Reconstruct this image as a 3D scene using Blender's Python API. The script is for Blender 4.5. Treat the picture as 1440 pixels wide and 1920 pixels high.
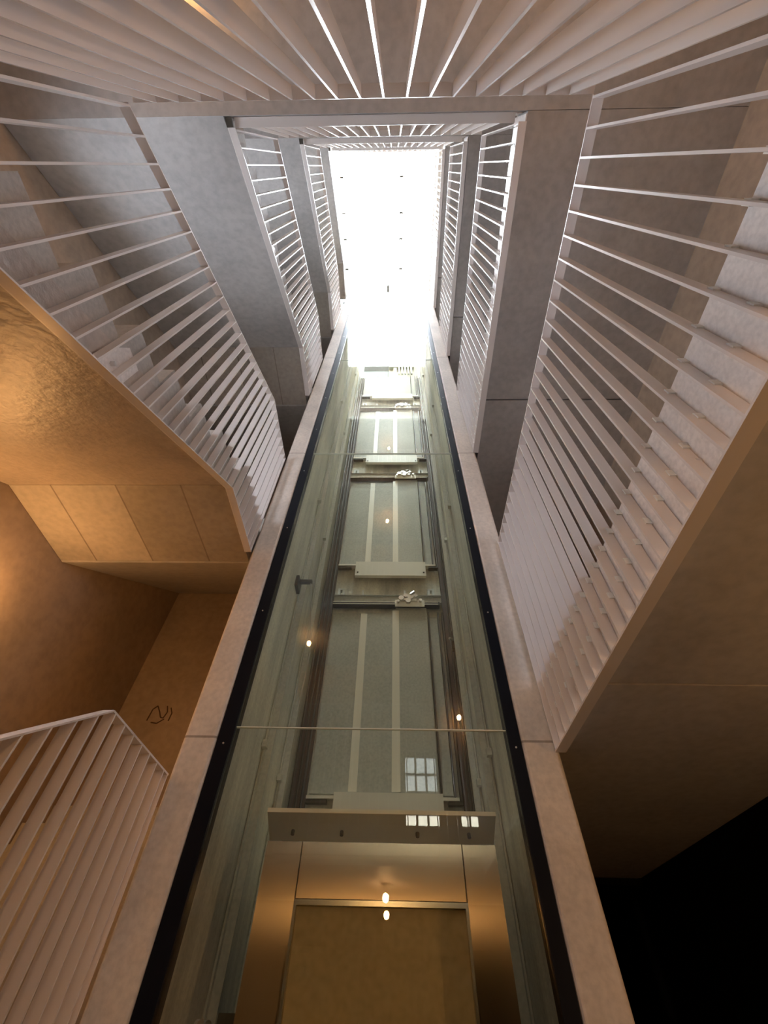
import bpy, math, random
from mathutils import Vector, Matrix
random.seed(7)
for o in list(bpy.data.objects): bpy.data.objects.remove(o)
scene = bpy.context.scene
col = scene.collection

# ------------------------------------------------------------------ camera
FPX = 800.0; ZEN = (739.8, 311.7); YAW = -0.036
up = Vector((ZEN[0]-720, -(ZEN[1]-960), -FPX)).normalized()
fw = Vector((0, 0, -1)); Yc = (fw-up*fw.dot(up)).normalized(); Xc = Yc.cross(up)
c_, s_ = math.cos(YAW), math.sin(YAW)
Xw = c_*Xc+s_*Yc; Yw = -s_*Xc+c_*Yc
cam_data = bpy.data.cameras.new('camera'); cam = bpy.data.objects.new('camera', cam_data); col.objects.link(cam)
cam_data.sensor_fit = 'VERTICAL'; cam_data.sensor_height = 36.0; cam_data.lens = FPX*36.0/1920.0
cam_data.clip_start = 0.02; cam_data.clip_end = 200
cam.matrix_world = Matrix((Xw, Yw, up)).to_4x4()      # rows: world axes written in camera axes
scene.camera = cam

# ------------------------------------------------------------------ light and exposure
SKY = 16.0
LAMP = 165.0
world = bpy.data.worlds.new('overcast_sky'); scene.world = world; world.use_nodes = True
wn = world.node_tree.nodes; wn['Background'].inputs[0].default_value = (0.88, 0.95, 1.05, 1); wn['Background'].inputs[1].default_value = SKY
scene.view_settings.view_transform = 'Standard'; scene.view_settings.look = 'None'
scene.view_settings.exposure = 1.2; scene.view_settings.gamma = 1.0; scene.view_settings.use_curve_mapping = False
scene.cycles.max_bounces = 14; scene.cycles.diffuse_bounces = 6; scene.cycles.transparent_max_bounces = 24; scene.cycles.glossy_bounces = 6
pl = bpy.data.lights.new('skylight_portal', 'AREA'); pl.shape = 'RECTANGLE'; pl.size = 3.0; pl.size_y = 5.2
po = bpy.data.objects.new('skylight_portal', pl); col.objects.link(po); po.location = (-0.4, 2.0, 14.62); pl.cycles.is_portal = True
for k in range(4):
    wl = bpy.data.lights.new('window_portal', 'AREA'); wl.shape = 'RECTANGLE'; wl.size = 1.0; wl.size_y = 1.0; wl.cycles.is_portal = True
    if True:
        ul = bpy.data.lights.new('left_fill_portal', 'AREA'); ul.shape = 'RECTANGLE'; ul.size = 0.8; ul.size_y = 1.1; ul.cycles.is_portal = True  # portal for the added left fill windows
        uo = bpy.data.objects.new('left_fill_portal', ul); col.objects.link(uo); uo.location = (-3.03, 0.8, 1.30+2.9*k+1.9); uo.rotation_euler = (0, math.radians(-90), 0)
    vl = bpy.data.lights.new('right_fill_portal', 'AREA'); vl.shape = 'RECTANGLE'; vl.size = 0.8; vl.size_y = 1.2; vl.cycles.is_portal = True  # portal for the added right fill windows
    vo = bpy.data.objects.new('right_fill_portal', vl); col.objects.link(vo); vo.location = (2.65, 0.8, 1.30+2.9*k+0.68); vo.rotation_euler = (0, math.radians(90), 0)
    wo = bpy.data.objects.new('window_portal', wl); col.objects.link(wo); wo.location = (0.65, -2.0, 1.30+2.9*k+0.75); wo.rotation_euler = (math.radians(90), 0, 0)

# ------------------------------------------------------------------ materials
def mat(name, color, rough=0.6, metal=0.0, vary=0.0, scale=3.0, bump=0.0, spec=0.5, streak=1.0, color2=None, boards=None, aniso=0.0, fine=0.0):
    m = bpy.data.materials.new(name); m.use_nodes = True
    nt = m.node_tree; N = nt.nodes; Lk = nt.links; b = N['Principled BSDF']
    b.inputs['Base Color'].default_value = (*color, 1); b.inputs['Roughness'].default_value = rough
    b.inputs['Metallic'].default_value = metal; b.inputs['Specular IOR Level'].default_value = spec
    if aniso:
        b.inputs['Anisotropic'].default_value = aniso
        b.inputs['Anisotropic Rotation'].default_value = 0.0
        tg = N.new('ShaderNodeTangent'); tg.direction_type = 'RADIAL'; tg.axis = 'Z'; Lk.new(tg.outputs[0], b.inputs['Tangent'])
    if vary or bump:
        g = N.new('ShaderNodeNewGeometry')
        n1 = N.new('ShaderNodeTexNoise'); n1.inputs['Scale'].default_value = scale; n1.inputs['Detail'].default_value = 8; n1.inputs['Roughness'].default_value = 0.62
        sm = N.new('ShaderNodeVectorMath'); sm.operation = 'MULTIPLY'; sm.inputs[1].default_value = (1, 1, streak)
        Lk.new(g.outputs['Position'], sm.inputs[0]); Lk.new(sm.outputs[0], n1.inputs['Vector'])
        n2 = N.new('ShaderNodeTexNoise'); n2.inputs['Scale'].default_value = scale*14; n2.inputs['Detail'].default_value = 5
        Lk.new(g.outputs['Position'], n2.inputs['Vector'])
        if vary:
            r = N.new('ShaderNodeValToRGB')
            c2 = color2 or tuple(c*(1-vary) for c in color); c3 = tuple(min(1, c*(1+vary*0.6)) for c in color)
            r.color_ramp.elements[0].position = 0.33; r.color_ramp.elements[0].color = (*c2, 1)
            r.color_ramp.elements[1].position = 0.68; r.color_ramp.elements[1].color = (*c3, 1)
            Lk.new(n1.outputs['Fac'], r.inputs['Fac']); out = r.outputs['Color']
            mx = N.new('ShaderNodeMix'); mx.data_type = 'RGBA'; mx.blend_type = 'MULTIPLY'; mx.inputs[0].default_value = 0.45
            r2 = N.new('ShaderNodeValToRGB'); r2.color_ramp.elements[0].position = 0.25; r2.color_ramp.elements[0].color = (0.6, 0.6, 0.6, 1); r2.color_ramp.elements[1].position = 0.62
            Lk.new(n2.outputs['Fac'], r2.inputs['Fac']); Lk.new(out, mx.inputs[6]); Lk.new(r2.outputs['Color'], mx.inputs[7]); out = mx.outputs[2]
            if boards:
                mp = N.new('ShaderNodeMapping'); mp.inputs['Rotation'].default_value = boards.get('rot', (0, 0, 0)); Lk.new(g.outputs['Position'], mp.inputs['Vector'])
                mp.inputs['Location'].default_value = boards.get('loc', (0, 0, 0))
                bk = N.new('ShaderNodeTexBrick'); bk.offset = 0.0; bk.inputs['Scale'].default_value = 1.0
                bk.inputs['Brick Width'].default_value = boards['w']; bk.inputs['Row Height'].default_value = boards['h']
                bk.inputs['Mortar Size'].default_value = 0.006; bk.inputs['Color1'].default_value = (1, 1, 1, 1)
                v = boards.get('v', 0.75); bk.inputs['Color2'].default_value = (v, v*0.98, v*0.95, 1); bk.inputs['Mortar'].default_value = (0.5, 0.47, 0.44, 1)
                Lk.new(mp.outputs['Vector'], bk.inputs['Vector'])
                m3 = N.new('ShaderNodeMix'); m3.data_type = 'RGBA'; m3.blend_type = 'MULTIPLY'; m3.inputs[0].default_value = 1.0
                Lk.new(out, m3.inputs[6]); Lk.new(bk.outputs['Color'], m3.inputs[7]); out = m3.outputs[2]
            Lk.new(out, b.inputs['Base Color'])
        if bump:
            ad = N.new('ShaderNodeMath'); ad.operation = 'MULTIPLY_ADD'; ad.inputs[1].default_value = 0.35
            Lk.new(n2.outputs['Fac'], ad.inputs[0]); Lk.new(n1.outputs['Fac'], ad.inputs[2])
            bp = N.new('ShaderNodeBump'); bp.inputs['Strength'].default_value = bump; bp.inputs['Distance'].default_value = 0.03
            Lk.new(ad.outputs[0], bp.inputs['Height']); Lk.new(bp.outputs['Normal'], b.inputs['Normal'])
    return m
M = {}
M['soffit'] = mat('concrete_soffit', (0.50, 0.48, 0.46), 0.6, vary=0.16, scale=1.3, bump=0.10)
M['soffit_board'] = mat('concrete_board_soffit', (0.52, 0.47, 0.41), 0.6, vary=0.14, scale=1.5, bump=0.10, boards=dict(w=0.46, h=3.0, v=0.72, loc=(0.1, 0.3, 0)))
M['soffit_rough'] = mat('concrete_streaked_soffit', (0.50, 0.43, 0.37), 0.42, vary=0.2, scale=2.2, bump=0.35, spec=0.6)
M['column'] = mat('concrete_pink', (0.80, 0.73, 0.655), 0.65, vary=0.16, scale=2.5, bump=0.08, boards=dict(w=60.0, h=2.85, v=0.97, rot=(-math.pi/2, 0, 0), loc=(30.0, -0.98, 0)))
M['wall'] = mat('concrete_wall', (0.46, 0.36, 0.27), 0.6, vary=0.2, scale=1.1, bump=0.12)
M['shade_black'] = mat('wall_shade_black', (0.008, 0.007, 0.006), 0.9, spec=0.0)  # near-black colour stands in for the darkness of the ground floor
M['shaft'] = mat('shaft_concrete', (0.80, 0.76, 0.64), 0.7, vary=0.36, scale=3.4, bump=0.15, streak=0.12)
M['step'] = mat('step_concrete', (0.50, 0.46, 0.41), 0.6, vary=0.15, scale=4, bump=0.12)
M['rail'] = mat('painted_steel', (0.84, 0.78, 0.74), 0.25, metal=0.1)
M['plate'] = mat('steel_edge_plate', (0.84, 0.79, 0.75), 0.35, metal=0.1, vary=0.06, scale=5)
M['bolt'] = mat('zinc_bolt', (0.75, 0.73, 0.7), 0.3, metal=0.8)
M['black'] = mat('black_seal', (0.004, 0.006, 0.012), 0.4, spec=0.15)
M['door'] = mat('galvanised_panel', (0.62, 0.605, 0.52), 0.5, spec=0.15, vary=0.06, scale=3)
M['strip'] = mat('steel_strip', (0.97, 0.90, 0.76), 0.42, spec=0.5)
M['dark_steel'] = mat('dark_steel', (0.13, 0.12, 0.10), 0.45, metal=0.6)
M['apron'] = mat('apron_plate', (0.86, 0.80, 0.68), 0.42, spec=0.4)
M['brushed'] = mat('brushed_stainless', (0.66, 0.52, 0.40), 0.26, metal=1.0, aniso=0.95)
M['canopy'] = mat('canopy_steel', (0.75, 0.78, 0.72), 0.3, metal=0.6)
M['recess'] = mat('shadow_gap_brown', (0.12, 0.085, 0.06), 0.6)
M['bright_steel'] = mat('bright_steel', (0.75, 0.73, 0.68), 0.25, metal=1.0)
M['tan'] = mat('car_back_panel', (0.90, 0.76, 0.52), 0.6, vary=0.05, scale=2)
M['white'] = mat('white_paint', (0.85, 0.86, 0.82), 0.5)
M['louvre'] = mat('cream_sheet', (0.30, 0.32, 0.24), 0.6, spec=0.2)
M['floor'] = mat('floor_concrete', (0.42, 0.34, 0.26), 0.5, vary=0.2, scale=1.2, bump=0.1)
M['bounce'] = mat('pale_bounce_sheet', (0.74, 0.70, 0.66), 0.6)  # kept pale to bounce daylight onto the soffits above
M['mark'] = mat('charcoal_marking', (0.09, 0.055, 0.035), 0.9)
M['socket'] = mat('lamp_socket', (0.3, 0.28, 0.25), 0.5)
def glass(name, tint, ior=1.5, base=0.045):
    m = bpy.data.materials.new(name); m.use_nodes = True; nt = m.node_tree; nt.nodes.clear()
    o = nt.nodes.new('ShaderNodeOutputMaterial'); mx = nt.nodes.new('ShaderNodeMixShader')
    t = nt.nodes.new('ShaderNodeBsdfTransparent'); t.inputs[0].default_value = (*tint, 1)
    g = nt.nodes.new('ShaderNodeBsdfGlossy'); g.inputs['Roughness'].default_value = 0.0
    lw = nt.nodes.new('ShaderNodeLayerWeight'); lw.inputs[0].default_value = 0.5
    pw = nt.nodes.new('ShaderNodeMath'); pw.operation = 'POWER'; pw.inputs[1].default_value = 5.0
    f = nt.nodes.new('ShaderNodeMath'); f.operation = 'MULTIPLY_ADD'; f.inputs[1].default_value = 1-base; f.inputs[2].default_value = base
    nt.links.new(lw.outputs['Facing'], pw.inputs[0]); nt.links.new(pw.outputs[0], f.inputs[0])
    nt.links.new(f.outputs[0], mx.inputs[0]); nt.links.new(t.outputs[0], mx.inputs[1]); nt.links.new(g.outputs[0], mx.inputs[2]); nt.links.new(mx.outputs[0], o.inputs[0])
    return m
M['glass'] = glass('green_tinted_glass', (0.95, 0.97, 0.93))
M['car_glass'] = glass('car_glass', (0.95, 0.93, 0.88))
M['roof_glass'] = glass('roof_glass', (0.97, 0.98, 0.98))
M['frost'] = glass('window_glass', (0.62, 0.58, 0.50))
M['fill_glass_dim'] = glass('fill_window_glass_tinted', (0.44, 0.44, 0.46))
M['fill_glass'] = glass('fill_window_glass', (0.80, 0.81, 0.83))
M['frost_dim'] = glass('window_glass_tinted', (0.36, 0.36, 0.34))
M['shade_glass'] = glass('light_dimming_glass', (0.22, 0.225, 0.215))  # darker copy of the roof glass, tinted to cut daylight into the shaft
M['edge_glass'] = mat('glass_edge', (0.85, 0.90, 0.78), 0.2, spec=0.6)
def emit(name, color, s):
    m = bpy.data.materials.new(name); m.use_nodes = True; nt = m.node_tree; nt.nodes.clear()
    o = nt.nodes.new('ShaderNodeOutputMaterial'); e = nt.nodes.new('ShaderNodeEmission'); e.inputs[0].default_value = (*color, 1); e.inputs[1].default_value = s
    nt.links.new(e.outputs[0], o.inputs[0]); return m
M['bulb'] = emit('warm_bulb', (1.0, 0.52, 0.20), LAMP)
M['bulb_strong'] = emit('warm_wall_bulb', (1.0, 0.50, 0.17), LAMP*0.8)

# ------------------------------------------------------------------ helpers
class MB:
    def __init__(s): s.v = []; s.f = []
    def box(s, x0, x1, y0, y1, z0, z1):
        i = len(s.v)
        s.v += [(x0, y0, z0), (x1, y0, z0), (x1, y1, z0), (x0, y1, z0), (x0, y0, z1), (x1, y0, z1), (x1, y1, z1), (x0, y1, z1)]
        s.f += [tuple(i+k for k in q) for q in ((0, 3, 2, 1), (4, 5, 6, 7), (0, 1, 5, 4), (1, 2, 6, 5), (2, 3, 7, 6), (3, 0, 4, 7))]
        return s
    def prism_x(s, pts, x0, x1):      # pts (y,z) counter-clockwise seen from +x
        i = len(s.v); n = len(pts)
        s.v += [(x0, y, z) for y, z in pts]+[(x1, y, z) for y, z in pts]
        s.f.append(tuple(i+k for k in reversed(range(n)))); s.f.append(tuple(i+n+k for k in range(n)))
        for k in range(n): s.f.append((i+k, i+(k+1) % n, i+n+(k+1) % n, i+n+k))
        return s
    def prism_z(s, pts, z0, z1):
        i = len(s.v); n = len(pts)
        s.v += [(x, y, z0) for x, y in pts]+[(x, y, z1) for x, y in pts]
        s.f.append(tuple(i+k for k in reversed(range(n)))); s.f.append(tuple(i+n+k for k in range(n)))
        for k in range(n): s.f.append((i+k, i+(k+1) % n, i+n+(k+1) % n, i+n+k))
        return s
    def cyl(s, a, b, r, n=10, r2=None):
        a = Vector(a); b = Vector(b); d = (b-a).normalized(); r2 = r if r2 is None else r2
        u = d.cross(Vector((0, 0, 1)) if abs(d.z) < 0.9 else Vector((1, 0, 0))).normalized(); w = d.cross(u)
        i = len(s.v)
        for k in range(n):
            t = 2*math.pi*k/n; s.v.append(tuple(a+(u*math.cos(t)+w*math.sin(t))*r))
        for k in range(n):
            t = 2*math.pi*k/n; s.v.append(tuple(b+(u*math.cos(t)+w*math.sin(t))*r2))
        s.f.append(tuple(i+k for k in reversed(range(n)))); s.f.append(tuple(i+n+k for k in range(n)))
        for k in range(n): s.f.append((i+k, i+(k+1) % n, i+n+(k+1) % n, i+n+k))
        return s
    def ball(s, c, r, sz=1.0, n=12, m=8):
        i = len(s.v)
        for a in range(m+1):
            t = math.pi*a/m
            for k in range(n):
                p = 2*math.pi*k/n; s.v.append((c[0]+r*math.sin(t)*math.cos(p), c[1]+r*math.sin(t)*math.sin(p), c[2]+r*sz*math.cos(t)))
        for a in range(m):
            for k in range(n): s.f.append((i+a*n+k, i+(a+1)*n+k, i+(a+1)*n+(k+1) % n, i+a*n+(k+1) % n))
        return s
    def build(s, name, m, parent=None, loc=None, smooth=False, bevel=0.0):
        base = Vector(parent['_w']) if parent is not None else Vector((0, 0, 0))
        o0 = Vector(loc) if loc is not None else base        # object origin in the world
        me = bpy.data.meshes.new(name); me.from_pydata([tuple(Vector(v)-o0) for v in s.v], [], s.f); me.update()
        me.materials.append(m)
        if smooth:
            for p in me.polygons: p.use_smooth = True
        o = bpy.data.objects.new(name, me); col.objects.link(o); o.location = o0-base; o['_w'] = tuple(o0)
        if parent is not None: o.parent = parent
        if bevel:
            bv = o.modifiers.new('bevel', 'BEVEL'); bv.width = bevel; bv.segments = 3; bv.limit_method = 'ANGLE'
        return o
def thing(name, label, cat, loc=(0, 0, 0), group=None):
    o = bpy.data.objects.new(name, None); col.objects.link(o); o.location = loc; o['_w'] = tuple(loc); o.empty_display_size = 0.1
    return tag(o, label, cat, group)
def tag(o, label, cat, group=None):
    o['label'] = label; o['category'] = cat
    if group: o['group'] = group
    return o
def struct(o, label=None, cat=None):
    o['kind'] = 'structure'
    if label: o['label'] = label
    if cat: o['category'] = cat
    return o
def clone(o, parent, loc, sz=None):
    c = o.copy(); col.objects.link(c); c.parent = parent; c.location = Vector(loc)-Vector(parent['_w']); c['_w'] = tuple(loc)
    if sz is not None: c.scale = (1, 1, sz)
    return c

# ------------------------------------------------------------------ measures (metres, eye at the origin)
H = 2.9; GF = -1.60
XL, XR, YB, YF = -1.102, 0.818, -0.22, 2.31       # inner faces of the balustrades round the well
XLO, XRO, YBO = -2.70, 2.32, -1.75                # outer walls
FT = 0.275; RISE = 0.18125
def G(k): return 1.30+H*k                          # gallery level
ORD = ['lowest', 'second', 'third', 'topmost']
LV = ['first level above the camera', 'second level up', 'third level up', 'top level under the skylight']

# ------------------------------------------------------------------ setting
struct(MB().box(XLO-0.3, XRO+0.3, -6.3, 9, GF-0.3, GF).build('floor', M['floor']), 'dark concrete ground floor', 'floor')
struct(MB().box(XRO, XRO+0.3, -6, 9, GF, G(0)-0.3).build('wall_right_lower', M['shade_black']), 'wall below the lowest right gallery, coloured near black as shade', 'wall')
def pierced(name, fixed, lo, hi, openings, axis, z0, z1, label, m):
    # wall with one column of openings; openings are (a0, a1, z0, z1) along the wall
    mb = MB(); xs = sorted(set([lo, hi]+[v for o_ in openings for v in o_[:2]])); zz = sorted(set([z0, z1]+[v for o_ in openings for v in o_[2:]]))
    for xa, xb in zip(xs, xs[1:]):
        for za, zb_ in zip(zz, zz[1:]):
            mx_, mz_ = (xa+xb)/2, (za+zb_)/2
            if any(o_[0] < mx_ < o_[1] and o_[2] < mz_ < o_[3] for o_ in openings): continue
            if axis == 'y': mb.box(xa, xb, fixed[0], fixed[1], za, zb_)
            else: mb.box(fixed[0], fixed[1], xa, xb, za, zb_)
    struct(mb.build(name, m), label, 'wall')
ops = []
for k in range(4): ops += [(0.15, 0.62, G(k)+0.25, G(k)+0.55), (0.15, 0.62, G(k)+0.77, G(k)+1.25), (0.86, 1.12, G(k)+0.25, G(k)+0.55)]  # lowest windows mirror in the lift glass; upper repeats are added for daylight
pierced('wall_back', (YBO-0.2, YBO), XLO, XRO, ops, 'y', G(0)-0.31, 14.5, 'concrete wall behind the rear galleries', M['wall'])
n_w = 2
for k in range(4):
    for (a, b, c, d) in ops[3*k:3*k+3]:
        w = struct(MB().box(a, b, YBO-0.13, YBO-0.12, c, d).build('window_%d' % n_w, M['frost'] if c < G(k)+0.5 else M['frost_dim']), 'small gridded window behind the rear gallery, upper sets added for daylight', 'window'); n_w += 1
        fr = MB(); nb = 3 if b-a > 0.4 else 2
        for i in range(nb+1):
            x = a+(b-a-0.02)*i/nb; fr.box(x, x+0.02, YBO-0.15, YBO-0.09, c, d)
        fr.box(a, b, YBO-0.15, YBO-0.09, (c+d)/2-0.008, (c+d)/2+0.008).build('window_bar', M['dark_steel'], w)
ops2 = [(0.2, 1.4, G(k)+0.3, G(k)+1.05) for k in range(4)]  # added windows, hidden from the camera, giving fill daylight to right soffits
pierced('wall_right', (XRO, XRO+0.3), -6, 9, ops2, 'x', G(0)-0.3, 14.5, 'brown concrete wall beyond the right galleries', M['wall'])
ops3 = [(0.3, 1.3, G(k)+1.5, G(k)+2.3) for k in range(4)]  # added windows, hidden behind the flights, giving fill daylight to left soffits
pierced('wall_left', (XLO-0.3, XLO), -6, 4.45, ops3, 'x', GF, 14.5, 'brown concrete wall beyond the left stair flights', M['wall'])
for (a, b, c, d) in ops3:
    w = struct(MB().box(XLO-0.15, XLO-0.14, a, b, c, d).build('window_%d' % n_w, M['fill_glass']), 'added unseen fill window above the left stair flight', 'window'); n_w += 1
    MB().box(XLO-0.17, XLO-0.12, (a+b)/2-0.02, (a+b)/2+0.02, c, d).build('window_bar', M['dark_steel'], w)
for (a, b, c, d) in ops2:
    w = struct(MB().box(XRO+0.14, XRO+0.15, a, b, c, d).build('window_%d' % n_w, M['fill_glass_dim']), 'added unseen fill window lighting the right gallery', 'window'); n_w += 1
    fr = MB().box(XRO+0.12, XRO+0.17, a, a+0.04, c, d).box(XRO+0.12, XRO+0.17, b-0.04, b, c, d).box(XRO+0.12, XRO+0.17, (a+b)/2-0.02, (a+b)/2+0.02, c, d)
    fr.build('window_bar', M['dark_steel'], w)
struct(MB().box(XLO, -1.10, 4.15, 4.45, GF, 14.5).build('wall_front', M['wall']), 'brown concrete end wall left of the lift shaft', 'wall')
struct(MB().box(0.84, XRO, 5.2, 5.5, G(0)-0.3, 14.5).build('wall_front_right', M['wall']), 'concrete end wall right of the lift shaft', 'wall')
struct(MB().box(0.84, XRO, 8.7, 9.0, GF, G(0)-0.3).build('wall_far', M['shade_black']), 'end wall of the ground floor passage, coloured near black as shade', 'wall')
struct(MB().box(-4, 5, -6.3, -6, GF, G(0)-0.3).build('wall_entrance', M['shade_black']), 'wall behind the entrance, coloured near black as shade', 'wall')
struct(MB().box(-1.09, -0.95, 2.52, 4.75, GF, 11.4).build('wall_shaft_left', M['shaft']), 'left concrete side wall of the lift shaft', 'wall')
struct(MB().box(0.72, 0.84, 2.52, 5.5, GF, 13.6).build('wall_shaft_right', M['shaft']), 'right concrete side wall of the lift shaft', 'wall')
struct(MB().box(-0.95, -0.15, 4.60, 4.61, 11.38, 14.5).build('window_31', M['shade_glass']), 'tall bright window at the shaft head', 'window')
wb = MB().box(-0.95, 0.72, 4.53, 4.75, GF, 11.38)
wb.box(-0.15, 0.72, 4.53, 4.75, 11.38, 13.55)
struct(wb.build('wall_shaft_back', M['shaft']), 'concrete back wall of the lift shaft with the landing doors', 'wall')
struct(MB().box(XLO-0.3, XRO+0.3, -6.3, YBO-0.302, G(0)-0.3, G(0)).build('ceiling_entrance', M['shade_black']), 'ceiling behind the well, coloured near black as shade', 'ceiling')
struct(MB().box(0.84, XRO, 5.21, 8.7, G(0)-0.36, G(0)-0.312).build('ceiling_passage', M['shade_black']), 'ceiling of the ground floor passage, coloured near black as shade', 'ceiling')
struct(MB().box(0.72, 0.84, 5.51, 9.0, GF, G(0)-0.3).build('wall_passage', M['shade_black']), 'left side wall of the ground floor passage, coloured near black as shade', 'wall')
# ceiling slab round the skylight
cl = MB().box(XLO-0.3, -1.95, YBO-0.3, 5.5, 14.5, 14.8).box(1.15, XRO+0.3, YBO-0.3, 5.5, 14.5, 14.8)
cl.box(-1.95, 1.15, YBO-0.3, -0.65, 14.5, 14.8).box(-1.95, 1.15, 5.3, 5.5, 14.5, 14.8)
struct(cl.build('ceiling', M['soffit']), 'roof slab round the skylight opening', 'ceiling')
struct(MB().box(-1.95, 1.15, 2.42, 5.3, 14.66, 14.675).build('window_30', M['shade_glass']), 'glazed roof over the lift shaft, tint added to dim daylight', 'skylight')
sk = struct(MB().box(-1.95, 1.15, -0.65, 2.41, 14.66, 14.675).build('window_1', M['roof_glass']), 'bright glazed skylight over the well', 'skylight')
mu = MB().box(-0.215, -0.165, 2.85, 5.3, 14.5, 14.6)
for y in (3.32, 4.19): mu.box(-1.6, 1.15, y-0.012, y+0.012, 14.5, 14.56)
mu.build('glazing_bar', M['dark_steel'], sk)
for x in (-1.43, 0.19):
    for y in (0.22, 1.02, 1.64, 2.4): MB().box(x-0.05, x+0.05, y-0.02, y+0.02, 14.6, 14.64).build('glass_clip', M['dark_steel'], sk)

# ------------------------------------------------------------------ galleries, flights, landings
for k in range(0, 4):
    g = G(k)
    t = thing('gallery_slab', ['concrete gallery slab on the right, lowest one, underside fading into darkness', 'concrete gallery slab on the right, second one up', 'concrete gallery slab on the right, third one up', 'concrete gallery slab on the right, topmost beneath the skylight'][k], 'gallery', (1.6, 1.2, g-0.31), 'galleries along the right wall')
    MB().box(0.885, XRO, -0.275, 1.752, g-0.31, g).build('slab', M['soffit'], t)
    MB().box(0.885, XRO, 1.766, 5.2, g-0.31, g).build('slab', M['soffit'], t)
    MB().box(0.885, XRO, -0.275, 5.2, g+0.001, g+0.02).build('bounce_sheet', M['bounce'], t)  # unseen pale sheet added as a reflector for the soffit above
    t2 = tag(MB().box(XLO, XRO, YBO, -0.278, g-0.31, g).build('rear_gallery_slab', M['soffit']),
        ['concrete gallery slab overhead behind the camera, lowest one', 'concrete gallery slab behind the well, second one up, orange lamplight at its left', 'concrete gallery slab behind the well, third one up', 'concrete gallery slab behind the well, topmost beneath the skylight'][k], 'gallery', 'galleries across the back of the well')
XS = -1.162
for k in range(-1, 4):
    g = G(k)
    w = ['ground level, bottom left', 'first level, orange-lit from below', 'second level up', 'third level up', 'top level beneath the skylight'][k+1]
    a = thing('stair_flight', 'stair flight rising along the left wall, '+w, 'stairs', (-1.9, -0.22, g), 'left hand stair flights')
    sl = 0.684
    def low(y): return g-0.248+0.697*(y-YB)
    y1 = 1.70; n = 7; XLF = XLO+0.004
    # waist slab with smooth inclined underside
    zt = lambda y: g+0.02+RISE/FT*(y+0.275)
    pts = [(-0.278, max(low(-0.278), g-0.31)), (y1, low(y1)), (y1, low(y1)+0.2), (-0.278, low(-0.278)+0.2)]
    MB().prism_x(pts, XLF, XS).build('waist_slab', M['soffit_rough'] if k < 1 else M['soffit'], a)
    for i in range(n+1):
        ya = -0.278+FT*i if i else -0.278; yb = min(ya+FT, y1)
        if yb <= ya: break
        z1 = g+RISE*(i+1)
        zb0 = low(ya)+0.199; zb1 = low(yb)+0.199
        if i == n: break
        MB().prism_x([(ya, zb0), (yb, zb1), (yb, z1), (ya, z1)], XLF, XS).build('step', M['step'], a)
    lz = g+1.45
    b = thing('stair_landing', 'concrete half landing beside the left column, '+w, 'landing', (-1.9, 2.0, lz-0.33), 'half landings beside the lift')
    MB().box(XLF, XS, 1.702, 2.45, lz-0.36, lz).build('slab', M['soffit_board'], b)
    if k < 3:
        cc = thing('stair_flight', 'concrete stair flight climbing away left of the lift shaft, '+w, 'stairs', (-1.9, 2.45, lz), 'stair flights beside the lift shaft')
        ft = 0.245; s2 = 1.06/1.63
        lo2 = lambda y: lz-0.36+s2*(y-2.47)
        MB().prism_x([(2.452, lz-0.36), (2.47, lz-0.36), (4.148, lo2(4.148)), (4.148, lo2(4.148)+0.2), (2.452, lz-0.15)], XLF, -1.094).build('waist_slab', M['soffit'], cc)
        for i in range(7):
            ya = 2.452+ft*i; yb = min(ya+ft, 4.148); z1 = lz+RISE*(i+1)
            MB().prism_x([(ya, lo2(ya)+0.2), (yb, lo2(yb)+0.2), (yb, z1), (ya, z1)], XLF, -1.094).build('step', M['step'], cc)

# ------------------------------------------------------------------ balustrades of flat bars
DEP = 0.046; TH = 0.008
bal = {}
def baluster_mesh(axis, h):
    m = MB()
    if axis == 'x': m.box(0, DEP, -TH/2, TH/2, 0, h)      # stands in a plane of constant x, bar depth along x
    elif axis == '-x': m.box(-DEP, 0, -TH/2, TH/2, 0, h)
    else: m.box(-TH/2, TH/2, -DEP, 0, 0, h)
    return m
def weld_mesh(axis):
    m = MB()
    s = 1 if axis == 'x' else -1
    m.box(*(sorted((s*DEP*0.6, s*(DEP+0.004)))), -0.008, 0.008, 0, 0.028)
    return m
proto = {}
def place_bars(parent, axis, pts, welds=False):
    for (x, y, z, h) in pts:
        key = axis+str(welds)
        if key not in proto:
            m = baluster_mesh(axis, 1.0)
            m.v = [(vx+x, vy+y, vz*h+z) for vx, vy, vz in m.v]
            o = m.build('baluster', M['rail'], parent, loc=(x, y, z)); proto[key] = (o, h)
            if welds:
                wm = weld_mesh(axis); wm.v = [(vx+x, vy+y, vz+z+0.17) for vx, vy, vz in wm.v]
                wo = wm.build('weld', M['white'], o, loc=(x, y, z+0.17)); proto[key+'w'] = wo
                w = wo.copy(); col.objects.link(w); w.parent = o; w.location = (0, 0, 0.335)
        else:
            o, h0 = proto[key]; c = clone(o, parent, (x, y, z), h/h0)
            if welds:
                for zz in (0.17, 0.335):
                    w = proto[key+'w'].copy(); col.objects.link(w); w.parent = c; w.location = (0, 0, zz)
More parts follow.
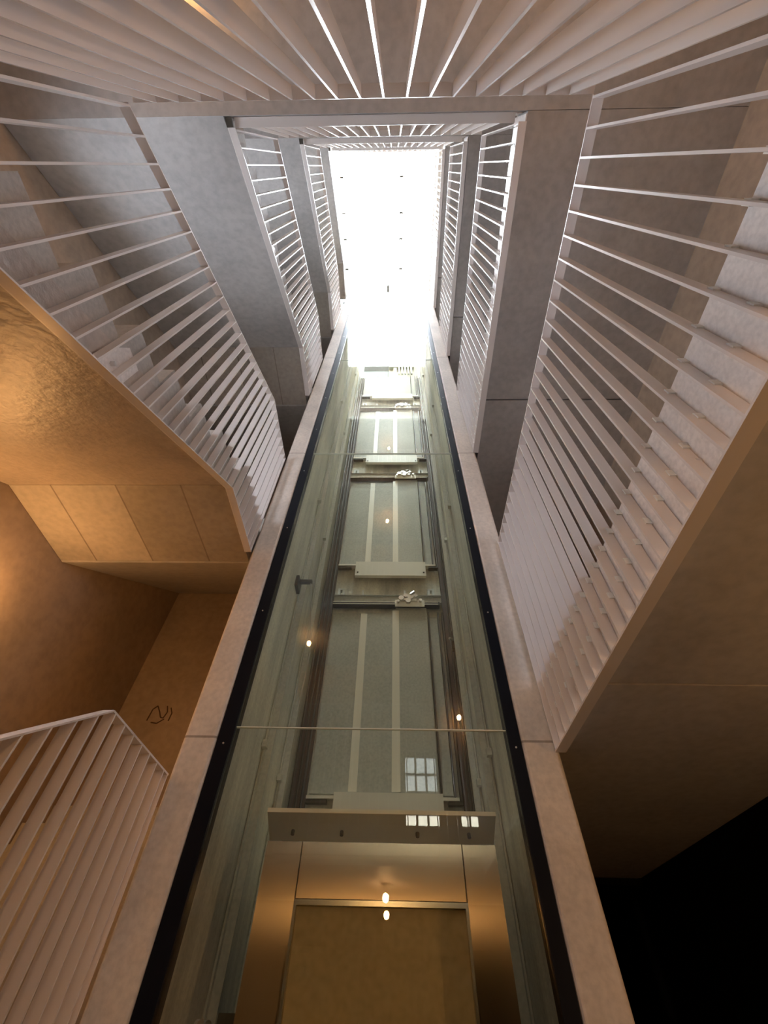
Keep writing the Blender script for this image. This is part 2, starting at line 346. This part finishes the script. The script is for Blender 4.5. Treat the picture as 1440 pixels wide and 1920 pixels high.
for k in range(0, 4):
    g = G(k); zb = g-0.375; zt = 2.47+H*k
    # right
    r = thing('balustrade', ['white flat bar balustrade on the right, lowest and largest, along the gallery edge', 'white flat bar balustrade on the right, second level up', 'white flat bar balustrade on the right, third level up', 'white flat bar balustrade on the right, highest below the skylight'][k], 'railing', (XR, 1.0, zb), 'balustrades round the well')
    MB().box(XR, XR+DEP, YB, YF-0.002, zt-0.008, zt).build('top_rail', M['rail'], r)
    MB().box(XR, XR+DEP+0.008, YB, YF-0.002, zb, zb+0.008).build('bottom_rail', M['rail'], r)
    pts = []; n = 26
    for i in range(n+1): pts.append((XR, YB+TH+i*0.0965, zb+0.008, zt-zb-0.016))
    place_bars(r, 'x', pts, True)
    MB().box(XR+DEP+0.003, XR+DEP+0.011, YB-0.04, YF-0.002, zb+0.03, g).build('edge_plate', M['plate'], r)
    for y, z in ((0.655, 0.20), (0.66, 0.12), (1.9, 0.20), (1.9, 0.12), (-0.1, 0.2), (-0.1, 0.12)):
        MB().cyl((XR+DEP+0.002, y, zb+z), (XR+DEP-0.012, y, zb+z), 0.011, 6).build('bolt', M['bolt'], r)
    # back
    r = thing('balustrade', ['white flat bar balustrade overhead across the top edge of the view', 'white flat bar balustrade across the back, second one up, short bright bars', 'white flat bar balustrade across the back, third one up', 'white flat bar balustrade across the back, highest beneath the skylight'][k], 'railing', (0, YB, zb), 'balustrades round the well')
    zb2 = zb+0.13
    MB().box(XL, XR, YB-DEP, YB-0.001, zt-0.008, zt).build('top_rail', M['rail'], r)
    MB().box(XL, XR, YB-DEP-0.008, YB, zb2, zb2+0.008).build('bottom_rail', M['rail'], r)
    pts = []; n = 20; dx = (XR-XL)/n
    for i in range(1, n): pts.append((XL+i*dx, YB, zb2+0.008, zt-zb2-0.016))
    place_bars(r, 'y', pts)
    MB().box(XL-0.05, XR+0.05, YB-DEP-0.011, YB-DEP-0.003, zb2+0.02, g).build('edge_plate', M['plate'], r)
    MB().box(XL-0.055, XL-0.01, YB-0.055, YB-0.002, zb2-0.02, zb2+0.0).build('corner_bracket', M['dark_steel'], r)
for k in range(-1, 3):
    g = G(k)
    zl0 = 1.04+H*k; zu0 = 2.42+H*k; yk = 1.70; ys = YB
    lowz = lambda y: zl0+0.684*(min(y, yk)-YB)
    upz = lambda y: zu0+0.68*(min(y, 1.66)-YB)
    r = thing('balustrade', ['white flat bar balustrade at the bottom left, its capped rail ending at the column', 'white flat bar balustrade on the left, climbing with the large orange-lit flight', 'white flat bar balustrade on the left, second flight up', 'white flat bar balustrade on the left, third flight up'][k+1], 'railing', (XL, 0.8, zl0), 'balustrades round the well')
    y0 = YB; x0, x1 = XL-DEP, XL
    def strip(fz, zoff, th, ya, yb, kink):
        ps = [(ya, fz(ya)), (kink, fz(kink)), (yb, fz(yb))]
        m = MB()
        for (a, za), (b, zb_) in zip(ps, ps[1:]): m.prism_x([(a, za+zoff), (b, zb_+zoff), (b, zb_+zoff+th), (a, za+zoff+th)], x0 if zoff > -1 else x0, x1)
        return m
    strip(upz, -0.008, 0.008, y0, YF-0.002, 1.66).build('top_rail', M['rail'], r)
    strip(lowz, 0.0, 0.008, y0, YF-0.002, yk).build('bottom_rail', M['rail'], r)
    m = MB()
    for a, b in ((y0, yk), (yk, YF-0.002)): m.prism_x([(a, lowz(a)+0.002), (b, lowz(b)+0.002), (b, lowz(b)+0.045), (a, lowz(a)+0.045)], x0-0.008, x0-0.001)
    m.build('edge_plate', M['plate'], r)
    pts = []; i = 0; y = y0+0.01
    while y < YF-0.01:
        pts.append((XL, y, lowz(y)+0.006, upz(y)-lowz(y)-0.012)); y += 0.0945
    pts.append((XL, YF-0.012, lowz(YF)+0.006, upz(YF)-lowz(YF)-0.012))
    place_bars(r, '-x', pts)
    zz = lowz(0.62)
    MB().prism_x([(0.55, lowz(0.55)+0.05), (0.70, lowz(0.70)+0.05), (0.70, lowz(0.70)+0.20), (0.60, lowz(0.70)+0.20), (0.55, lowz(0.55)+0.16)], XL-DEP-0.008, XL-DEP-0.001).build('fixing_plate', M['plate'], r)
    for y, z in ((0.61, 0.09), (0.655, 0.16)): MB().cyl((XL-DEP-0.002, y, zz+z), (XL-DEP+0.018, y, zz+z), 0.011, 6).build('bolt', M['bolt'], r)

# ------------------------------------------------------------------ columns and glass front of the shaft
for side, xa, xb, lab in (('l', -1.10, -0.922, 'pinkish concrete column on the left of the lift glass'), ('r', 0.662, 0.845, 'pinkish concrete column on the right of the lift glass')):
    o = MB().box(xa, xb, YF+0.005, 2.52, GF, 11.3).build('concrete_column', M['column'], bevel=0.018); tag(o, lab, 'column', 'columns framing the lift shaft')
for side, xa, xb, lab in (('l', -0.92, -0.843, 'black frame strip down the left edge of the glass'), ('r', 0.598, 0.66, 'black frame strip down the right edge of the glass')):
    o = thing('frame_strip', lab, 'frame', ((xa+xb)/2, 2.33, GF), 'black strips beside the glass')
    MB().box(xa, xb, 2.318, 2.40, GF, 11.2).build('seal', M['black'], o)
    z = 0.95
    while z < 8:
        MB().cyl(((xa+xb)/2, 2.319, z), ((xa+xb)/2, 2.314, z), 0.005, 8).build('screw', M['bolt'], o); z += 0.85
zj = [GF, 1.273-0.17, 1.273+H-0.17, 1.273+2*H-0.17, 1.273+3*H-0.17, 11.2]
zj = [GF, 1.045, 3.86, 6.64, 9.55, 11.2]
gl = ['lowest, in front of the lift car', 'second from the bottom', 'third from the bottom', 'fourth from the bottom', 'highest, against the sky']
for i in range(5):
    o = thing('glass_panel', 'green tinted glass pane of the lift front, '+gl[i], 'glass pane', (-0.12, 2.34, zj[i]), 'glass panes of the lift front')
    MB().box(-0.842, 0.597, 2.335, 2.347, zj[i]+0.004, zj[i+1]-0.004).build('pane', M['glass'], o)
    if i < 4: MB().box(-0.842, 0.597, 2.333, 2.349, zj[i+1]-0.006, zj[i+1]-0.002).build('pane_edge', M['edge_glass'], o)

# ------------------------------------------------------------------ landing doors on the back of the shaft
YD = 4.452
for k in range(0, 4):
    s = 1.41+H*k
    top = 2.04 if k < 3 else 1.27
    d = thing('landing_door', 'grey metal lift landing door seen from inside the shaft, '+['lowest and largest, just above the car', 'second one up', 'third one up', 'highest, cut off by the bright window'][k], 'lift door', (-0.17, YD, s), 'lift landing doors in the shaft')
    MB().box(-0.775, -0.36, YD+0.030, YD+0.05, s, s+top).build('panel', M['door'], d)
    MB().box(-0.36, 0.03, YD+0.015, YD+0.035, s, s+top).build('panel', M['door'], d)
    MB().box(0.03, 0.425, YD, YD+0.02, s, s+top+(0.07 if k < 3 else -0.0)).build('panel', M['door'], d)
    MB().box(-0.415, -0.335, YD+0.004, YD+0.014, s+0.01, s+top-0.02).build('stiffener', M['strip'], d)
    MB().box(-0.012, 0.070, YD-0.012, YD-0.001, s+0.01, s+top+(0.02 if k < 3 else 0.6)).build('stiffener', M['strip'], d)
    for xa, xb, za, zb_ in ((0.44, 0.455, s-0.02, s+top), (0.56, 0.575, s-0.02, s+top), (0.61, 0.63, s-0.055, s+top)): MB().box(xa, xb, YD-0.01, YD+0.05, za, zb_).build('side_upright', M['dark_steel'], d)
    MB().box(0.458, 0.556, YD+0.03, YD+0.045, s, s+top-0.05).build('side_panel', M['door'], d)
    # sill and apron
    MB().box(-0.79, 0.60, YD-0.02, YD+0.05, s-0.055, s-0.03).build('sill', M['strip'], d)
    MB().box(-0.79, -0.60, YD-0.012, YD+0.05, s-0.085, s-0.058).build('sill_block', M['dark_steel'], d)
    MB().box(0.50, 0.63, YD-0.012, YD+0.05, s-0.085, s-0.058).build('sill_block', M['dark_steel'], d)
    MB().box(-0.535, 0.45, YD-0.055, YD-0.03, s-0.27, s-0.012).build('apron', M['apron'], d)
    MB().box(-0.535, 0.45, YD-0.065, YD-0.01, s-0.285, s-0.272).build('apron_lip', M['strip'], d)
    for x in (-0.50, 0.42): MB().cyl((x, YD-0.055, s-0.22), (x, YD-0.062, s-0.22), 0.012, 8).build('screw', M['dark_steel'], d)
    if k < 3:
        h = s+2.30
        MB().box(-0.79, 0.63, YD-0.03, YD+0.06, h-0.005, h).box(-0.79, 0.63, YD+0.0, YD+0.06, h-0.10, h-0.005).build('header_bracket', M['door'], d)
        MB().box(-0.79, 0.60, YD-0.03, YD+0.05, s+2.135, s+2.185).build('track', M['dark_steel'], d)
        MB().box(-0.79, 0.58, YD-0.04, YD-0.032, s+2.14, s+2.15).box(-0.79, 0.58, YD-0.04, YD-0.032, s+2.172, s+2.18).build('track_edge', M['strip'], d)
        hg = MB().box(0.02, 0.40, YD-0.06, YD-0.045, s+2.09, s+2.19)
        hg.build('hanger_plate', M['strip'], d)
        lk = MB()
        for x, z, rr in ((0.10, 2.20, 0.035), (0.16, 2.24, 0.03), (0.22, 2.22, 0.04), (0.19, 2.16, 0.035), (0.29, 2.24, 0.025), (0.35, 2.17, 0.02), (0.06, 2.15, 0.018)):
            lk.cyl((x, YD-0.10, s+z), (x, YD-0.06, s+z), rr, 12)
        lk.box(0.12, 0.30, YD-0.085, YD-0.062, s+2.17, s+2.25); lk.cyl((0.22, YD-0.10, s+2.25), (0.27, YD-0.09, s+2.30), 0.02, 8)
        lk.build('lock_mechanism', M['bolt'], d)
        for x in (-0.70, 0.50):
            m = MB().box(x-0.045, x-0.015, YD-0.025, YD+0.04, h+0.001, h+0.10).box(x+0.015, x+0.045, YD-0.025, YD+0.04, h+0.001, h+0.10).box(x-0.045, x+0.045, YD-0.025, YD+0.04, h+0.085, h+0.11)
            m.build('slotted_bracket', M['white'], d)
        for x in (-0.41, 0.15):
            MB().box(x-0.012, x+0.012, YD-0.02, YD+0.02, h+0.001, h+0.09).build('stud', M['white'], d)
# equipment at the shaft head
lv = thing('louvre_cabinet', 'cream ribbed sheet cabinet at the shaft head, right of the bright window', 'cabinet', (0.25, YD, 11.38))
MB().box(-0.14, 0.56, YD-0.02, YD+0.05, 12.02, 13.5).build('back_sheet', M['louvre'], lv)
for i in range(5): MB().box(0.12+i*0.085, 0.16+i*0.085, YD-0.06, YD-0.021, 11.42, 12.35).build('rib', M['white'], lv)
for i in range(4): MB().box(-0.13, 0.54, YD-0.05, YD-0.021, 12.5+i*0.26, 12.56+i*0.26).build('slat', M['louvre'], lv)
for xa, xb, lab in ((-0.948, -0.80, 'left'), (0.64, 0.718, 'right')):
    o = MB().box(xa, xb, YD+0.02, YD+0.075, GF, 11.3).build('shadow_gap_strip', M['recess']); tag(o, 'brown strip painted as the shadow gap on the '+lab+' of the landing doors', 'panel', 'dark strips beside the landing doors')  # brown strips stand in for the shadow gaps beside the doors
for x, lab in ((-0.93, 'left'), (0.69, 'right')):
    o = MB().box(x-0.03, x+0.03, YD-0.06, YD+0.0, 8.7, 14.49).build('steel_post', M['white']); tag(o, 'slim white steel post at the '+lab+' rear corner of the shaft head', 'post', 'posts at the shaft head')
# guide rails, cables and brackets
def guide(x, y, s, lab, dep=0.06):
    o = thing('guide_rail', lab, 'guide rail', (x, y, GF), 'guide rails of the lift shaft')
    MB().box(*sorted((x, x+s*0.012)), y-0.045, y+0.045, GF, 11.35).box(*sorted((x+s*0.012, x+s*dep)), y-0.008, y+0.008, GF, 11.35).build('rail', M['shaft'] if dep < 0.05 else M['door'], o)
    m = MB(); z = 1.3
    while z < 11:
        m.box(*sorted((x-0.0, x+s*0.035)), y-0.10, y-0.05, z, z+0.05); z += 2.9
    m.build('bracket', M['door'], o)
guide(-0.945, 3.32, 1, 'steel guide rail on the left shaft wall nearest the glass')
guide(-0.945, 3.95, 1, 'steel guide rail on the left shaft wall near the doors')
guide(0.715, 3.40, -1, 'steel guide rail on the right shaft wall nearest the glass')
guide(0.715, 3.98, -1, 'steel guide rail on the right shaft wall near the doors')
o = thing('cable_bundle', 'dark cables hanging down the rear left corner of the shaft', 'cables', (-0.87, 4.35, GF))
for i, (x, y) in enumerate(((-0.90, 4.30), (-0.86, 4.36), (-0.82, 4.40))): MB().cyl((x, y, GF), (x, y, 11), 0.012, 8).build('cable', M['dark_steel'], o)
o = thing('cable_bundle', 'dark cables hanging down the rear right corner of the shaft', 'cables', (0.67, 4.35, GF))
for i, (x, y) in enumerate(((0.69, 4.20), (0.675, 4.34))): MB().cyl((x, y, GF), (x, y, 11), 0.012, 8).build('cable', M['dark_steel'], o)
o = thing('wall_bracket', 'steel arm bracket with thin rods on the left shaft wall', 'bracket', (-0.9, 3.2, 2.8))
MB().box(-0.949, -0.80, 3.15, 3.19, 2.80, 2.83).box(-0.949, -0.92, 3.10, 3.24, 2.72, 2.84).build('arm', M['dark_steel'], o)
MB().cyl((-0.81, 3.17, 2.81), (-0.86, 3.9, 2.5), 0.008, 8).cyl((-0.86, 3.9, 2.5), (-0.90, 3.95, 1.9), 0.008, 8).build('rod', M['bolt'], o)
o = thing('limit_switch', 'dark switch box on the right shaft wall', 'switch', (0.69, 4.15, 2.85))
MB().box(0.65, 0.718, 4.10, 4.17, 2.70, 2.92).build('housing', M['dark_steel'], o); MB().cyl((0.66, 4.10, 2.80), (0.62, 4.06, 2.80), 0.015, 10).build('roller', M['bolt'], o)

# ------------------------------------------------------------------ lift car
c = thing('lift_car', 'stainless steel lift car with tinted glass back panel inside the shaft', 'lift car', (-0.06, 3.5, GF+0.05))
z0 = GF+0.05; yc = 2.80
MB().box(-0.67, -0.485, yc, yc+0.03, z0, 0.655).build('side_panel', M['brushed'], c)
MB().box(0.368, 0.54, yc, yc+0.03, z0, 0.655).build('side_panel', M['brushed'], c)
MB().box(-0.479, 0.362, yc, yc+0.03, 0.428, 0.655).build('head_panel', M['brushed'], c)
fr = MB().box(-0.483, -0.470, yc-0.012, yc+0.03, z0, 0.423).box(0.353, 0.366, yc-0.012, yc+0.03, z0, 0.423).box(-0.470, 0.353, yc-0.012, yc+0.03, 0.402, 0.423)
fr.build('window_frame', M['bright_steel'], c)
MB().box(-0.469, 0.352, yc+0.006, yc+0.014, z0, 0.401).build('glass_back', M['car_glass'], c)
MB().box(-0.469, 0.352, yc+0.016, yc+0.03, z0, 0.401).build('backing_panel', M['tan'], c)
MB().box(-0.67, -0.645, yc+0.031, 4.21, z0, 0.62).build('car_wall', M['brushed'], c)
MB().box(0.515, 0.54, yc+0.031, 4.21, z0, 0.62).build('car_wall', M['brushed'], c)
MB().box(-0.67, 0.54, yc+0.031, 4.21, 0.60, 0.65).build('car_roof', M['door'], c)
MB().box(-0.67, 0.54, yc+0.031, 4.21, z0-0.05, z0).build('car_floor', M['dark_steel'], c)
MB().prism_x([(yc+0.0, 0.656), (yc+0.0, 0.662), (2.635, 0.745), (2.635, 0.739)], -0.66, 0.535).build('canopy', M['canopy'], c)
MB().box(-0.66, 0.535, 2.628, 2.6345, 0.738, 0.757).build('canopy_lip', M['strip'], c)
for x in (-0.53, -0.27, 0.13, 0.40): MB().cyl((x, 2.74, 0.69), (x, 2.732, 0.668), 0.010, 8).build('bolt', M['dark_steel'], c)
o = thing('buffer', 'dark guide shoe and pulley low in the shaft beside the car', 'pulley', (-0.75, 3.1, -0.2))
MB().box(-0.80, -0.70, 3.02, 3.16, -0.15, 0.06).build('housing', M['dark_steel'], o)
for y in (3.0, 3.12): MB().cyl((-0.88, y, 0.02), (-0.86, y-0.02, 0.02), 0.02, 10).build('roller', M['bolt'], o)

# ------------------------------------------------------------------ lamps
def lamp(x, y, z, lab, wall=None, m='bulb', r=0.032):
    t = thing('lamp', lab, 'lamp', (x, y, z), 'bare bulb lamps')
    if wall is None:
        MB().cyl((x, y, z), (x, y, z-0.02), 0.05, 16).cyl((x, y, z-0.02), (x, y, z-0.075), 0.022, 12).build('socket', M['socket'], t)
        MB().ball((x, y, z-0.075-r*1.1), r, 1.15).build('bulb', M[m], t, smooth=True)
    else:
        wx, wy = wall
        MB().cyl((x, y, z), (x+wx*0.02, y+wy*0.02, z), 0.05, 16).cyl((x+wx*0.02, y+wy*0.02, z), (x+wx*0.075, y+wy*0.075, z), 0.022, 12).build('socket', M['socket'], t)
        MB().ball((x+wx*(0.075+r), y+wy*(0.075+r), z), r, 1.1).build('bulb', M[m], t, smooth=True)
lamp(-0.07, -0.97, G(0)-0.31, 'warm bare bulb under the lowest rear gallery')
lamp(-1.29, -0.97, G(1)-0.31, 'warm bare bulb under the second rear gallery, left of centre', m='bulb_strong')
lamp(-0.13, -0.97, G(2)-0.31, 'warm bare bulb under the third rear gallery')
lamp(-0.13, -0.97, G(3)-0.31, 'warm bare bulb under the topmost rear gallery')
lamp(XLO, 1.93, 1.64, 'warm bare bulb on the left wall above the half landing', wall=(1, 0), m='bulb_strong', r=0.045)
lamp(XRO, 0.2, 0.25, 'added unseen warm bulb lighting the underside of the lowest right gallery', wall=(-1, 0), r=0.045)  # added bulb, out of view, to warm the lowest right soffit
lamp(0.97, YBO, 3.0, 'warm bare bulb on the wall behind the lowest gallery', wall=(0, 1))

# ------------------------------------------------------------------ hand-drawn marking on the end wall
mk = MB()
def stroke(pts, w=0.012):
    for (ax, az), (bx, bz) in zip(pts, pts[1:]): mk.cyl((ax, 4.149, az), (bx, 4.149, bz), w, 6)
def P2(u, v):   # drawing coordinates -> wall
    return (-2.39+u*0.24, 1.88+v*0.17)
stroke([P2(0.0, 0.1), P2(0.05, 0.75), P2(0.2, 0.95), P2(0.38, 0.6), P2(0.5, 0.3), P2(0.62, 0.25), P2(0.7, 0.6), P2(0.6, 0.95)], 0.006)
stroke([P2(0.2, 0.0), P2(0.45, -0.05), P2(0.68, 0.2)], 0.006)
stroke([P2(0.78, 0.85), P2(0.9, 0.55), P2(0.88, 0.1)], 0.006)
tag(mk.build('wall_marking', M['mark']), 'dark hand-drawn scribble on the brown end wall', 'marking')
for o in bpy.data.objects:
    if '_w' in o: del o['_w']
